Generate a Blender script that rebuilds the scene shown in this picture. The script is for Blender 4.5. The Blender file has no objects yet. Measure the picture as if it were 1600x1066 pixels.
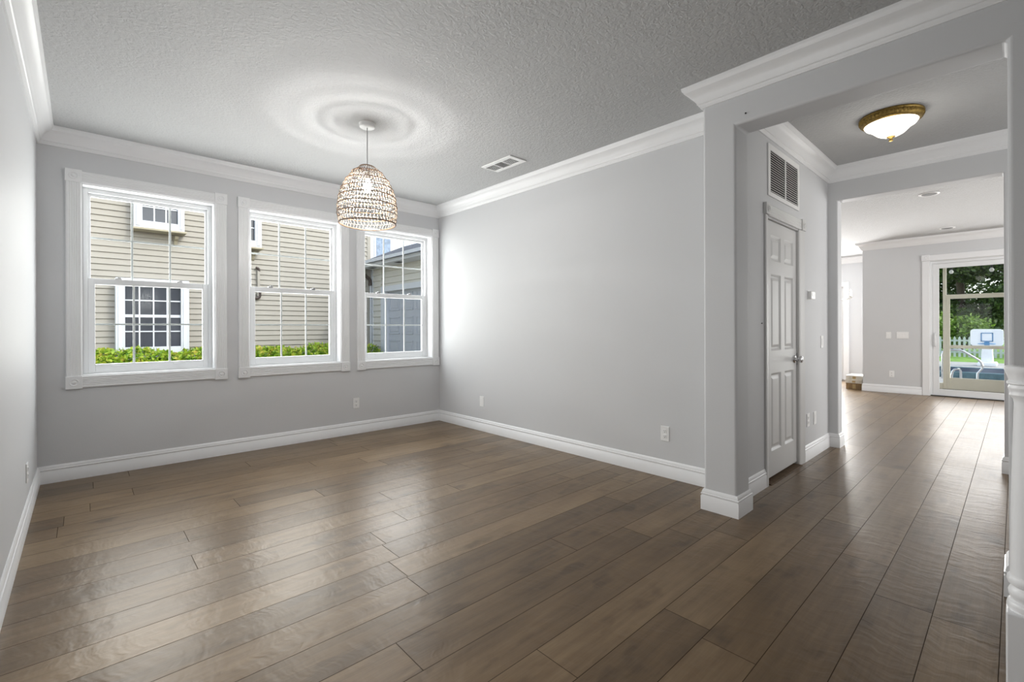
import bpy, bmesh, math, random
from mathutils import Vector, Matrix
random.seed(7)
SC = bpy.context.scene
COL = SC.collection
PI = math.pi

# ---------------------------------------------------------------- camera
CAM_H = 1.18
cd = bpy.data.cameras.new('camera'); cam = bpy.data.objects.new('camera', cd); COL.objects.link(cam)
cd.sensor_fit = 'HORIZONTAL'; cd.sensor_width = 36.0
cd.lens = 36.0 * 727.56 / 1600.0
cd.shift_y = -(533.0 - 513.53) / 1600.0
cd.clip_start = 0.02; cd.clip_end = 400
yaw, roll = math.radians(42.715), math.radians(-0.2)
fwd = Vector((math.sin(yaw), math.cos(yaw), 0)); r0 = Vector((math.cos(yaw), -math.sin(yaw), 0)); u0 = Vector((0, 0, 1))
rv = r0 * math.cos(roll) + u0 * math.sin(roll); uv = -r0 * math.sin(roll) + u0 * math.cos(roll)
M = Matrix((rv, uv, -fwd)).transposed().to_4x4(); M.translation = (0, 0, CAM_H)
cam.matrix_world = M
SC.camera = cam

# ---------------------------------------------------------------- world, sun, daylight, added fill, exposure
SC.view_settings.view_transform = 'Standard'; SC.view_settings.look = 'None'
SC.view_settings.gamma = 1.0; SC.view_settings.use_curve_mapping = False
SC.view_settings.exposure = 0.55
SC.cycles.use_denoising = True
SC.cycles.max_bounces = 10; SC.cycles.diffuse_bounces = 5; SC.cycles.glossy_bounces = 4
SC.cycles.transparent_max_bounces = 24; SC.cycles.sample_clamp_indirect = 4.0
SC.cycles.caustics_reflective = False; SC.cycles.caustics_refractive = False

w = bpy.data.worlds.new('sky'); SC.world = w; w.use_nodes = True
nt = w.node_tree; nt.nodes.clear()
sky = nt.nodes.new('ShaderNodeTexSky'); sky.sky_type = 'NISHITA'; sky.sun_disc = False
sky.sun_elevation = math.radians(38); sky.sun_rotation = math.radians(160); sky.air_density = 1.0; sky.dust_density = 1.5
bg = nt.nodes.new('ShaderNodeBackground'); bg.inputs[1].default_value = 0.33
wo = nt.nodes.new('ShaderNodeOutputWorld')
hs = nt.nodes.new('ShaderNodeHueSaturation'); hs.inputs['Saturation'].default_value = 0.55
nt.links.new(sky.outputs[0], hs.inputs['Color']); nt.links.new(hs.outputs[0], bg.inputs[0]); nt.links.new(bg.outputs[0], wo.inputs[0])

SUN_DIR = Vector((0.35, -1.0, 0.75))       # towards the sun
sd = bpy.data.lights.new('sun', 'SUN'); sd.energy = 0.57; sd.angle = math.radians(0.6); sd.color = (1.0, 0.95, 0.86)
so = bpy.data.objects.new('sun', sd); COL.objects.link(so); so.location = (4, -12, 14)
so.rotation_euler = SUN_DIR.to_track_quat('Z', 'Y').to_euler()

def area(name, loc, aim, sx, sy, watts, color=(1, 1, 1), spread=180):
    d = bpy.data.lights.new(name, 'AREA'); d.shape = 'RECTANGLE'; d.size = sx; d.size_y = sy
    d.energy = watts; d.color = color; d.spread = math.radians(spread)
    o = bpy.data.objects.new(name, d); COL.objects.link(o); o.location = loc
    o.rotation_euler = (-Vector(aim)).to_track_quat('Z', 'Y').to_euler()
    o.visible_camera = False
    return o

DAY = (1.0, 0.99, 0.975)
XL, XR, YB = -0.254, 3.393, 5.062          # dining room walls
ZC = 2.74                                   # ceiling
WIN = [(0.0, 0.910), (1.195, 2.098), (2.377, 3.283)]
WZ0, WZ1 = 0.815, 2.352
for (a, b) in WIN:                          # daylight entering at each dining window
    area('window_daylight', ((a + b) / 2, YB + 0.20, (WZ0 + WZ1) / 2), (0, -1, -0.05), b - a, WZ1 - WZ0, 20.5, DAY)
area('left_wall_fill', (-0.24, 1.5, 1.15), (1, 0, 0), 1.9, 1.6, 15, DAY)      # added fill light at the left wall, beside the camera; no window there
area('hall_side_fill', (4.5, -0.93, 1.45), (0, 1, 0.0), 1.6, 1.9, 8.5, DAY)  # unseen light added to brighten the closet door; the wall behind is solid
area('slider_daylight', (10.62, 0.1, 1.2), (-1, 0, -0.1), 1.7, 2.0, 27, DAY)
area('nook_daylight', (12.3, 3.6, 1.3), (-1, 0, 0.0), 1.8, 2.2, 215, DAY)
area('great_room_fill', (8.0, -2.7, 1.5), (0, 1, 0.1), 3.0, 2.0, 92, DAY)  # extra area light added to lift the far room, no opening behind it

# ---------------------------------------------------------------- materials
def mat(name, col, rough=0.5, metal=0.0, var=0.04, vscale=6.0, emit=None, estr=0.0, bump=0.0, bscale=60.0, spec=0.5, coat=0.0, trans=0.0, sub=0.0):
    m = bpy.data.materials.new(name); m.use_nodes = True
    t = m.node_tree; p = t.nodes['Principled BSDF']
    tc = t.nodes.new('ShaderNodeTexCoord')
    n = t.nodes.new('ShaderNodeTexNoise'); n.inputs['Scale'].default_value = vscale; n.inputs['Detail'].default_value = 4
    t.links.new(tc.outputs['Object'], n.inputs['Vector'])
    r = t.nodes.new('ShaderNodeValToRGB')
    r.color_ramp.elements[0].position = 0.3; r.color_ramp.elements[1].position = 0.7
    r.color_ramp.elements[0].color = tuple(min(1, c * (1 - var)) for c in col) + (1,)
    r.color_ramp.elements[1].color = tuple(min(1, c * (1 + var)) for c in col) + (1,)
    t.links.new(n.outputs[0], r.inputs[0]); t.links.new(r.outputs[0], p.inputs['Base Color'])
    p.inputs['Roughness'].default_value = rough; p.inputs['Metallic'].default_value = metal
    p.inputs['Specular IOR Level'].default_value = spec
    p.inputs['Coat Weight'].default_value = coat
    p.inputs['Transmission Weight'].default_value = trans
    if sub:
        p.inputs['Subsurface Weight'].default_value = sub
    if emit:
        p.inputs['Emission Color'].default_value = emit + (1,); p.inputs['Emission Strength'].default_value = estr
    if bump:
        n2 = t.nodes.new('ShaderNodeTexNoise'); n2.inputs['Scale'].default_value = bscale; n2.inputs['Detail'].default_value = 6
        t.links.new(tc.outputs['Object'], n2.inputs['Vector'])
        b = t.nodes.new('ShaderNodeBump'); b.inputs['Strength'].default_value = bump; b.inputs['Distance'].default_value = 0.01
        t.links.new(n2.outputs[0], b.inputs['Height']); t.links.new(b.outputs[0], p.inputs['Normal'])
    return m

def glass_mat(name, tint=(0.97, 0.985, 0.98), gloss=1.0):
    m = bpy.data.materials.new(name); m.use_nodes = True
    t = m.node_tree; t.nodes.clear()
    o = t.nodes.new('ShaderNodeOutputMaterial'); mx = t.nodes.new('ShaderNodeMixShader')
    tr = t.nodes.new('ShaderNodeBsdfTransparent'); tr.inputs[0].default_value = tint + (1,)
    gl = t.nodes.new('ShaderNodeBsdfGlossy'); gl.inputs['Roughness'].default_value = 0.02
    fr = t.nodes.new('ShaderNodeFresnel'); ge = t.nodes.new('ShaderNodeNewGeometry'); mr = t.nodes.new('ShaderNodeMapRange')
    mr.inputs[3].default_value = 1.45; mr.inputs[4].default_value = 1 / 1.45      # same reflectance on both faces of the pane
    t.links.new(ge.outputs['Backfacing'], mr.inputs[0]); t.links.new(mr.outputs[0], fr.inputs[0])
    ml = t.nodes.new('ShaderNodeMath'); ml.operation = 'MULTIPLY'; ml.inputs[1].default_value = 0.3 * gloss
    t.links.new(fr.outputs[0], ml.inputs[0]); t.links.new(ml.outputs[0], mx.inputs[0])
    t.links.new(tr.outputs[0], mx.inputs[1]); t.links.new(gl.outputs[0], mx.inputs[2]); t.links.new(mx.outputs[0], o.inputs[0])
    return m

def floor_mat():
    m = bpy.data.materials.new('wood_planks'); m.use_nodes = True
    t = m.node_tree; p = t.nodes['Principled BSDF']; L = t.links.new
    def val(x):
        if isinstance(x, (int, float)):
            v = t.nodes.new('ShaderNodeValue'); v.outputs[0].default_value = x; return v.outputs[0]
        return x
    def mth(op, a, b=None, c=None):
        n = t.nodes.new('ShaderNodeMath'); n.operation = op
        for i, s in enumerate((a, b, c)):
            if s is None: continue
            if isinstance(s, (int, float)): n.inputs[i].default_value = s
            else: L(s, n.inputs[i])
        return n.outputs[0]
    def vec(a, b, c):
        n = t.nodes.new('ShaderNodeCombineXYZ')
        for i, s in enumerate((a, b, c)):
            if isinstance(s, (int, float)): n.inputs[i].default_value = s
            else: L(s, n.inputs[i])
        return n.outputs[0]
    def noise(v, scale, detail=4, rough=0.5):
        n = t.nodes.new('ShaderNodeTexNoise'); n.inputs['Scale'].default_value = scale
        n.inputs['Detail'].default_value = detail; n.inputs['Roughness'].default_value = rough
        L(v, n.inputs['Vector']); return n.outputs[0]
    def white(v):
        n = t.nodes.new('ShaderNodeTexWhiteNoise'); n.noise_dimensions = '3D'; L(v, n.inputs['Vector']); return n.outputs[0]
    tc = t.nodes.new('ShaderNodeTexCoord'); sp = t.nodes.new('ShaderNodeSeparateXYZ'); L(tc.outputs['Object'], sp.inputs[0])
    x, y = sp.outputs[0], sp.outputs[1]
    W = 0.1925
    ry = mth('DIVIDE', mth('SUBTRACT', y, 1.969), W)
    row = mth('FLOOR', ry); fy = mth('FRACT', ry)
    off = white(vec(row, 3.3, 1.7)); ln = mth('ADD', mth('MULTIPLY', white(vec(row, 9.1, 4.2)), 0.8), 1.4)
    rx = mth('DIVIDE', mth('ADD', x, mth('MULTIPLY', off, 6.0)), ln)
    colm = mth('FLOOR', rx); fx = mth('FRACT', rx)
    pid = white(vec(row, colm, 0.5)); pid2 = white(vec(row, colm, 7.5))
    dy = mth('MULTIPLY', mth('MINIMUM', fy, mth('SUBTRACT', 1.0, fy)), W)
    dx = mth('MULTIPLY', mth('MINIMUM', fx, mth('SUBTRACT', 1.0, fx)), ln)
    d = mth('MINIMUM', dy, dx)
    groove = mth('SMOOTH_MIN', mth('DIVIDE', d, 0.0023), 1.0, 0.15)
    # grain
    g1 = noise(vec(mth('ADD', mth('MULTIPLY', x, 1.3), mth('MULTIPLY', pid, 40.0)), mth('MULTIPLY', y, 14.0), mth('MULTIPLY', pid2, 30.0)), 1.6, 6, 0.6)
    g2 = noise(vec(mth('ADD', mth('MULTIPLY', x, 6.0), mth('MULTIPLY', pid, 17.0)), mth('MULTIPLY', y, 120.0), pid2), 1.5, 4, 0.6)
    g3 = noise(vec(mth('ADD', x, mth('MULTIPLY', pid2, 20.0)), mth('MULTIPLY', y, 2.0), pid), 3.0, 3, 0.5)
    k = mth('ADD', mth('ADD', mth('MULTIPLY', pid, 0.30), mth('MULTIPLY', g1, 0.55)), mth('ADD', mth('MULTIPLY', g2, 0.22), mth('MULTIPLY', g3, 0.35)))
    k = mth('ADD', mth('MULTIPLY', mth('SUBTRACT', k, 0.71), 1.3), 0.50)
    kn = noise(vec(mth('ADD', mth('MULTIPLY', x, 1.6), mth('MULTIPLY', pid, 31.0)), mth('MULTIPLY', y, 3.5), pid2), 2.2, 3)
    kn = mth('MULTIPLY', mth('MAXIMUM', mth('SUBTRACT', kn, 0.60), 0.0), 2.6)
    k = mth('SUBTRACT', k, kn)
    r = t.nodes.new('ShaderNodeValToRGB')
    e = r.color_ramp.elements
    e[0].position = 0.12; e[0].color = (0.064, 0.039, 0.019, 1)
    e[1].position = 0.95; e[1].color = (0.230, 0.160, 0.090, 1)
    mid = e.new(0.5); mid.color = (0.130, 0.083, 0.042, 1)
    L(k, r.inputs[0])
    mx = t.nodes.new('ShaderNodeMix'); mx.data_type = 'RGBA'
    mx.inputs[6].default_value = (0.012, 0.008, 0.006, 1); L(groove, mx.inputs[0]); L(r.outputs[0], mx.inputs[7])
    L(mx.outputs[2], p.inputs['Base Color'])
    rg = mth('ADD', mth('MULTIPLY', noise(vec(x, y, 0.0), 2.2, 4), 0.14), mth('ADD', mth('MULTIPLY', g2, 0.10), 0.205))
    rg = mth('ADD', rg, mth('MULTIPLY', mth('SUBTRACT', 1.0, groove), 0.5))
    L(rg, p.inputs['Roughness'])
    L(mth('MULTIPLY', groove, 0.46), p.inputs['Specular IOR Level'])
    p.inputs['Specular Tint'].default_value = (1.0, 0.89, 0.76, 1)
    # hand-scraped ripples running across the boards
    rip = noise(vec(mth('ADD', mth('MULTIPLY', x, 16.0), mth('MULTIPLY', g3, 3.0)), mth('MULTIPLY', y, 5.0), mth('MULTIPLY', pid, 9.0)), 1.3, 2)
    msk = mth('MULTIPLY', noise(vec(mth('ADD', x, mth('MULTIPLY', pid, 9.0)), y, pid2), 1.7, 2), 1.0)
    hgt = mth('ADD', mth('MULTIPLY', mth('MULTIPLY', rip, msk), 0.8), mth('ADD', mth('MULTIPLY', groove, 0.04), mth('MULTIPLY', g2, 0.06)))
    b = t.nodes.new('ShaderNodeBump'); b.inputs['Strength'].default_value = 0.8; b.inputs['Distance'].default_value = 0.006
    L(hgt, b.inputs['Height']); L(b.outputs[0], p.inputs['Normal'])
    return m

M_WALL = mat('grey_wall_paint', (0.645, 0.652, 0.664), 0.55, var=0.008, vscale=1.5, bump=0.06, bscale=140, spec=0.17)
M_CEIL = mat('white_ceiling_texture', (0.50, 0.505, 0.508), 0.8, var=0.01, bump=0.0)
def _ceil():
    t = M_CEIL.node_tree; p = t.nodes['Principled BSDF']
    tc = t.nodes.new('ShaderNodeTexCoord'); n = t.nodes.new('ShaderNodeTexNoise'); n.inputs['Scale'].default_value = 42; n.inputs['Detail'].default_value = 3
    n.inputs['Distortion'].default_value = 0.8
    t.links.new(tc.outputs['Object'], n.inputs['Vector'])
    r = t.nodes.new('ShaderNodeValToRGB'); r.color_ramp.elements[0].position = 0.42; r.color_ramp.elements[1].position = 0.58
    t.links.new(n.outputs[0], r.inputs[0])
    b = t.nodes.new('ShaderNodeBump'); b.inputs['Strength'].default_value = 0.4; b.inputs['Distance'].default_value = 0.006
    t.links.new(r.outputs[0], b.inputs['Height']); t.links.new(b.outputs[0], p.inputs['Normal'])
_ceil()
M_TRIM = mat('white_trim_paint', (0.83, 0.835, 0.845), 0.32, var=0.01, vscale=3)
M_VINYL = mat('white_vinyl', (0.78, 0.79, 0.80), 0.35, var=0.01)
M_DOOR = mat('white_door_paint', (0.66, 0.66, 0.655), 0.4, var=0.01, vscale=2)
M_FLOOR = floor_mat()
M_GLASS = glass_mat('window_glass')
M_PLATE = mat('white_plastic', (0.86, 0.86, 0.855), 0.35, var=0.01)
M_SLOT = mat('dark_slot', (0.02, 0.02, 0.02), 0.7, var=0.1)
M_CHROME = mat('chrome', (0.62, 0.62, 0.63), 0.12, metal=1.0, var=0.03)
M_STEEL = mat('brushed_steel', (0.35, 0.35, 0.36), 0.35, metal=1.0, var=0.05)
M_BRASS = mat('antique_brass', (0.30, 0.20, 0.055), 0.4, metal=0.8, var=0.35, vscale=60)
M_WOOD = mat('brown_threshold_wood', (0.10, 0.066, 0.04), 0.75, spec=0.15, var=0.2, vscale=25)
M_EXTW = mat('stucco_exterior', (0.55, 0.50, 0.42), 0.85, var=0.05, bump=0.3)

# ---------------------------------------------------------------- mesh helpers
class MB:
    def __init__(s): s.v = []; s.f = []
    def add(s, vs, fs):
        n = len(s.v); s.v += [tuple(v) for v in vs]; s.f += [tuple(i + n for i in f) for f in fs]
    def box(s, x0, x1, y0, y1, z0, z1):
        x0, x1 = min(x0, x1), max(x0, x1); y0, y1 = min(y0, y1), max(y0, y1); z0, z1 = min(z0, z1), max(z0, z1)
        s.add([(x0, y0, z0), (x1, y0, z0), (x1, y1, z0), (x0, y1, z0), (x0, y0, z1), (x1, y0, z1), (x1, y1, z1), (x0, y1, z1)],
              [(0, 3, 2, 1), (4, 5, 6, 7), (0, 1, 5, 4), (1, 2, 6, 5), (2, 3, 7, 6), (3, 0, 4, 7)])
    def frame(s, axis, a, c, z0, z1, sa, sc, sb, st, d0, d1):
        B = (lambda p, q, e, g: s.box(p, q, d0, d1, e, g)) if axis == 'y' else (lambda p, q, e, g: s.box(d0, d1, p, q, e, g))
        B(a, a + sa, z0, z1); B(c - sc, c, z0, z1); B(a + sa, c - sc, z0, z0 + sb); B(a + sa, c - sc, z1 - st, z1)
    def prism(s, pts, axis, a, b):
        """closed 2-D outline extruded along an axis; pts are the other two coordinates in x,y,z order"""
        def P(q, h):
            return {'x': (h, q[0], q[1]), 'y': (q[0], h, q[1]), 'z': (q[0], q[1], h)}[axis]
        n = len(pts)
        s.add([P(q, a) for q in pts] + [P(q, b) for q in pts],
              [tuple(range(n))[::-1], tuple(range(n, 2 * n))] + [(i, (i + 1) % n, n + (i + 1) % n, n + i) for i in range(n)])
    def lathe(s, prof, c, seg=32, axis='z', cap=True):
        """prof: (radius, height) pairs around a line through c"""
        rings = []
        vs = []
        for (r, h) in prof:
            for k in range(seg):
                a = 2 * PI * k / seg; p, q = r * math.cos(a), r * math.sin(a)
                vs.append({'z': (c[0] + p, c[1] + q, c[2] + h), 'y': (c[0] + p, c[1] + h, c[2] + q), 'x': (c[0] + h, c[1] + p, c[2] + q)}[axis])
        fs = []
        for i in range(len(prof) - 1):
            for k in range(seg):
                a, b = i * seg + k, i * seg + (k + 1) % seg
                fs.append((a, b, b + seg, a + seg))
        if cap:
            fs.append(tuple(range(seg))[::-1]); fs.append(tuple(range((len(prof) - 1) * seg, len(prof) * seg)))
        s.add(vs, fs)
    def tube(s, pts, r, seg=10, closed=False):
        pts = [Vector(p) for p in pts]; n = len(pts); vs = []; up = None
        for i, p in enumerate(pts):
            if closed: d = pts[(i + 1) % n] - pts[i - 1]
            else: d = pts[min(i + 1, n - 1)] - pts[max(i - 1, 0)]
            d.normalize()
            if up is None: up = Vector((0, 0, 1)) if abs(d.z) < 0.9 else Vector((1, 0, 0))
            a = d.cross(up); a.normalize(); b = a.cross(d); b.normalize(); up = b
            for k in range(seg):
                t = 2 * PI * k / seg; vs.append(p + a * r * math.cos(t) + b * r * math.sin(t))
        fs = []
        for i in range(n if closed else n - 1):
            for k in range(seg):
                j = (i + 1) % n
                fs.append((i * seg + k, i * seg + (k + 1) % seg, j * seg + (k + 1) % seg, j * seg + k))
        if not closed:
            fs.append(tuple(range(seg))[::-1]); fs.append(tuple(range((n - 1) * seg, n * seg)))
        s.add(vs, fs)
    def build(s, name, m, parent=None, origin=None, bevel=0.0, smooth=False, seg=2, kind=None, sub=0):
        if origin is None:
            origin = parent_world(parent) if parent else Vector((0, 0, 0))
        origin = Vector(origin)
        me = bpy.data.meshes.new(name)
        me.from_pydata([tuple(Vector(v) - origin) for v in s.v], [], s.f)
        b = bmesh.new(); b.from_mesh(me); bmesh.ops.recalc_face_normals(b, faces=b.faces); b.to_mesh(me); b.free()
        me.materials.append(m)
        o = bpy.data.objects.new(name, me); COL.objects.link(o)
        if parent:
            o.parent = parent; o.location = origin - parent_world(parent)
        else: o.location = origin
        if bevel:
            d = o.modifiers.new('bevel', 'BEVEL'); d.width = bevel; d.segments = seg; d.limit_method = 'ANGLE'; d.angle_limit = math.radians(35)
            d.harden_normals = False
        if smooth:
            for pl in me.polygons: pl.use_smooth = True
            try: me.set_sharp_from_angle(angle=math.radians(40))
            except Exception: pass
        if kind: o['kind'] = kind
        return o

def parent_world(o):
    v = Vector((0, 0, 0))
    while o: v += Vector(o.location); o = o.parent
    return v
def empty(name, loc, kind=None):
    o = bpy.data.objects.new(name, None); o.empty_display_size = 0.1; COL.objects.link(o); o.location = loc
    if kind: o['kind'] = kind
    return o
def tag(o, label, cat, group=None, kind=None):
    o['label'] = label; o['category'] = cat
    if group: o['group'] = group
    if kind: o['kind'] = kind
    return o
def copy_tree(o, parent=None):
    c = o.copy(); COL.objects.link(c)
    if parent: c.parent = parent
    for ch in [q for q in bpy.data.objects if q.parent == o]: copy_tree(ch, c)
    return c
def struct(name, bm, m, bevel=0.0, seg=2): return bm.build(name, m, bevel=bevel, seg=seg, kind='structure')

def sweep(path, prof, names, m, z0=0.0, closed=False):
    """trim profile (distance from the wall, height) swept along walls; room on the right of the path; one mesh per wall, mitred"""
    n = len(path); P = [Vector((p[0], p[1])) for p in path]
    def nrm(i):
        d = P[(i + 1) % n] - P[i]; d.normalize(); return Vector((d.y, -d.x))
    segs = n if closed else n - 1
    mit = []
    for i in range(n):
        if closed or 0 < i < n - 1:
            a, b = nrm((i - 1) % n), nrm(i % n); mm = a + b; mm = mm / max(0.2, mm.dot(a)); mit.append(mm)
        else: mit.append(nrm(0) if i == 0 else nrm(n - 2))
    for i in range(segs):
        nm = names[i]
        if not nm: continue
        j = (i + 1) % n; k = len(prof); vs = []
        for q in (i, j):
            for (d, z) in prof: vs.append((P[q].x + mit[q].x * d, P[q].y + mit[q].y * d, z0 + z))
        fs = [tuple(range(k))[::-1], tuple(range(k, 2 * k))] + [(a, (a + 1) % k, k + (a + 1) % k, k + a) for a in range(k)]
        b = MB(); b.add(vs, fs); o = b.build(nm, m, kind='structure', smooth=True)

BASE = [(0, 0), (0.016, 0), (0.016, 0.088), (0.012, 0.093), (0.012, 0.098), (0.0155, 0.101), (0.0155, 0.107), (0.011, 0.111), (0.011, 0.115), (0.0085, 0.124), (0.0045, 0.132), (0.003, 0.134), (0, 0.134)]
CROWN = [(0, -0.132), (0.010, -0.132), (0.013, -0.124), (0.019, -0.118), (0.021, -0.110), (0.027, -0.107), (0.028, -0.099), (0.036, -0.088), (0.041, -0.074), (0.050, -0.059), (0.063, -0.047), (0.078, -0.040), (0.087, -0.034), (0.089, -0.026), (0.096, -0.020), (0.098, -0.010), (0.100, 0), (0, 0)]

# ---------------------------------------------------------------- setting: shell
b = MB(); b.box(-0.5, 12.75, -4.6, 5.3, -0.12, 0.0); struct('floor', b, M_FLOOR)
b = MB(); b.box(-0.5, 12.75, -4.6, 5.3, ZC, ZC + 0.15); struct('ceiling', b, M_CEIL)
b = MB(); b.box(XL - 0.15, XL, -4.6, YB + 0.17, 0, ZC); struct('wall_left', b, M_WALL)
b = MB(); ye = YB + 0.17                     # window wall
b.box(XL - 0.15, 12.75, YB, ye, 0, WZ0); b.box(XL - 0.15, 12.75, YB, ye, WZ1, ZC)
xs = [XL - 0.15] + [q for w_ in WIN for q in w_] + [12.75]
for i in range(0, len(xs), 2): b.box(xs[i], xs[i + 1], YB, ye, WZ0, WZ1)
struct('wall_back', b, M_WALL)
XC0, XC1, YC0, YC1 = 2.978, 3.178, 1.177, 1.384
b = MB(); b.box(XR, XR + 0.12, YC1 - 0.05, YB, 0, ZC); struct('wall_right', b, M_WALL)
YD = 1.268
DX0, DX1, DZ = 3.775, 4.522, 2.015
b = MB()
b.box(XC0 + 0.05, DX0, YD, YC1, 0, ZC); b.box(DX1, 5.6, YD, YC1, 0, ZC); b.box(DX0, DX1, YD, YC1, DZ, ZC)
struct('wall_hallway', b, M_WALL)
# column, beam and far post of the wide opening: one outline cut out of one wall
YP = 0.024; ZB = 2.437
b = MB(); b.prism([(YC1, 0), (YC0, 0), (YC0, ZB), (YP, ZB), (YP, 0), (-4.6, 0), (-4.6, ZC), (YC1, ZC)], 'x', XC0, XC1)
struct('wall_opening', b, M_WALL, bevel=0.016, seg=4)
XE0, XE1, YJ0, YJ1, ZH = 5.45, 5.6, 0.067, 1.187, 2.425
b = MB(); b.prism([(YB, 0), (YJ1, 0), (YJ1, ZH), (YJ0, ZH), (YJ0, 0), (-3.2, 0), (-3.2, ZC), (YB, ZC)], 'x', XE0, XE1)
struct('wall_hallway_end', b, M_WALL, bevel=0.012, seg=3)
b = MB(); b.box(XC1, XE0, -1.15, -1.0, 0, ZC); struct('wall_hallway_side', b, M_WALL)
b = MB(); b.box(XL - 0.15, XC0 + 0.1, -4.6, -4.45, 0, ZC); struct('wall_front', b, M_WALL)
XF = 10.72; SY0, SY1, SZ = -0.82, 1.012, 2.318
b = MB(); b.box(XF, XF + 0.16, SY1, 1.947, 0, ZC); b.box(XF, XF + 0.16, -3.2, SY0, 0, ZC); b.box(XF, XF + 0.16, SY0, SY1, SZ, ZC)
struct('wall_far', b, M_WALL)
b = MB(); b.box(XF + 0.16, 12.75, 1.797, 1.947, 0, ZC); struct('wall_nook_side', b, M_WALL)
NY0, NY1 = 2.64, 4.5
b = MB(); b.box(12.6, 12.75, 1.947, NY0, 0, ZC); b.box(12.6, 12.75, NY1, YB, 0, ZC); b.box(12.6, 12.75, NY0, NY1, 2.1, ZC)
struct('wall_nook', b, M_WALL)
b = MB(); b.box(XE1, XF, -3.2, -3.05, 0, ZC); struct('wall_great_room', b, M_WALL)

CR = M_TRIM
sweep([(XL, -4.45), (XL, YB), (XR, YB), (XR, YC1), (XC0, YC1), (XC0, -4.45)], CROWN, ['trim_1', 'trim_2', 'trim_3', 'trim_4', 'trim_5'], CR, ZC)
sweep([(XC1, -1.0), (XC1, YD), (XE0, YD), (XE0, -1.0)], CROWN, ['trim_6', 'trim_7', 'trim_8', 'trim_9'], CR, ZC, closed=True)
sweep([(12.6, YB), (12.6, 1.947), (XF, 1.947), (XF, -3.05)], CROWN, ['trim_10', 'trim_11', 'trim_12'], CR, ZC)
sweep([(XL, -4.45), (XL, YB), (XR, YB), (XR, YC1), (XC0, YC1), (XC0, YC0), (XC1, YC0), (XC1, YD), (3.712, YD)], BASE,
      ['baseboard_left', 'baseboard_back', 'baseboard_right', 'baseboard_column_rear', 'baseboard_column_face', 'baseboard_column_end', 'baseboard_column_side', 'baseboard_hallway'], CR)
sweep([(4.640, YD), (XE0, YD), (XE0, YJ1), (XE1, YJ1), (XE1, YB)], BASE, ['baseboard_hallway_far', 'baseboard_hallway_end', 'baseboard_jamb', 'baseboard_great_room'], CR)
sweep([(XE1, -3.05), (XE1, YJ0), (XE0, YJ0), (XE0, -1.0)], BASE, ['baseboard_great_room_near', 'baseboard_jamb_right', 'baseboard_hallway_end_right'], CR)
sweep([(XC1, -1.0), (XC1, YP), (XC0, YP), (XC0, -4.45)], BASE, ['baseboard_post_side', 'baseboard_post_end', 'baseboard_post_face'], CR)
sweep([(12.6, NY0 - 0.11), (12.6, 1.947), (XF, 1.947), (XF, SY1 + 0.1)], BASE, ['baseboard_nook', 'baseboard_nook_side', 'baseboard_far'], CR)

# ---------------------------------------------------------------- windows
def rosette(c, s, depth, axis):
    """square corner block with a turned bull's-eye; faces -y (axis 'y') or -x (axis 'x')"""
    b = MB(); h = s / 2
    if axis == 'y': b.box(c[0] - h, c[0] + h, c[1] - depth, c[1], c[2] - h, c[2] + h)
    else: b.box(c[0] - depth, c[0], c[1] - h, c[1] + h, c[2] - h, c[2] + h)
    cc = (c[0], c[1] - depth, c[2]) if axis == 'y' else (c[0] - depth, c[1], c[2])
    b.lathe([(s * 0.30, 0.001), (s * 0.29, -0.004), (s * 0.24, -0.004), (s * 0.20, 0.0008), (s * 0.14, 0.0008), (s * 0.11, -0.004), (s * 0.02, -0.006)], cc, 24, axis)
    return b
def fluted(a0, a1, c0, c1, y, depth, vertical, cut=0.0016):
    """fluted casing board on a wall facing -y: profile across c, length along a"""
    n = 5; w_ = c1 - c0; pts = [(c0, 0), (c0, depth * 0.7), (c0 + w_ * 0.06, depth)]
    for i in range(n):
        s0 = c0 + w_ * (0.14 + 0.72 * i / n); s1 = c0 + w_ * (0.14 + 0.72 * (i + 1) / n); e = (s1 - s0) * 0.2
        pts += [(s0 + e * 0.6, depth), (s0 + e * 1.6, depth - cut), (s1 - e * 1.6, depth - cut), (s1 - e * 0.6, depth)]
    pts += [(c1 - w_ * 0.06, depth), (c1, depth * 0.7), (c1, 0)]
    b = MB()
    if vertical: b.prism([(c, y - d) for c, d in pts], 'z', a0, a1)
    else: b.prism([(y - d, c) for c, d in pts], 'x', a0, a1)
    return b

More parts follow.
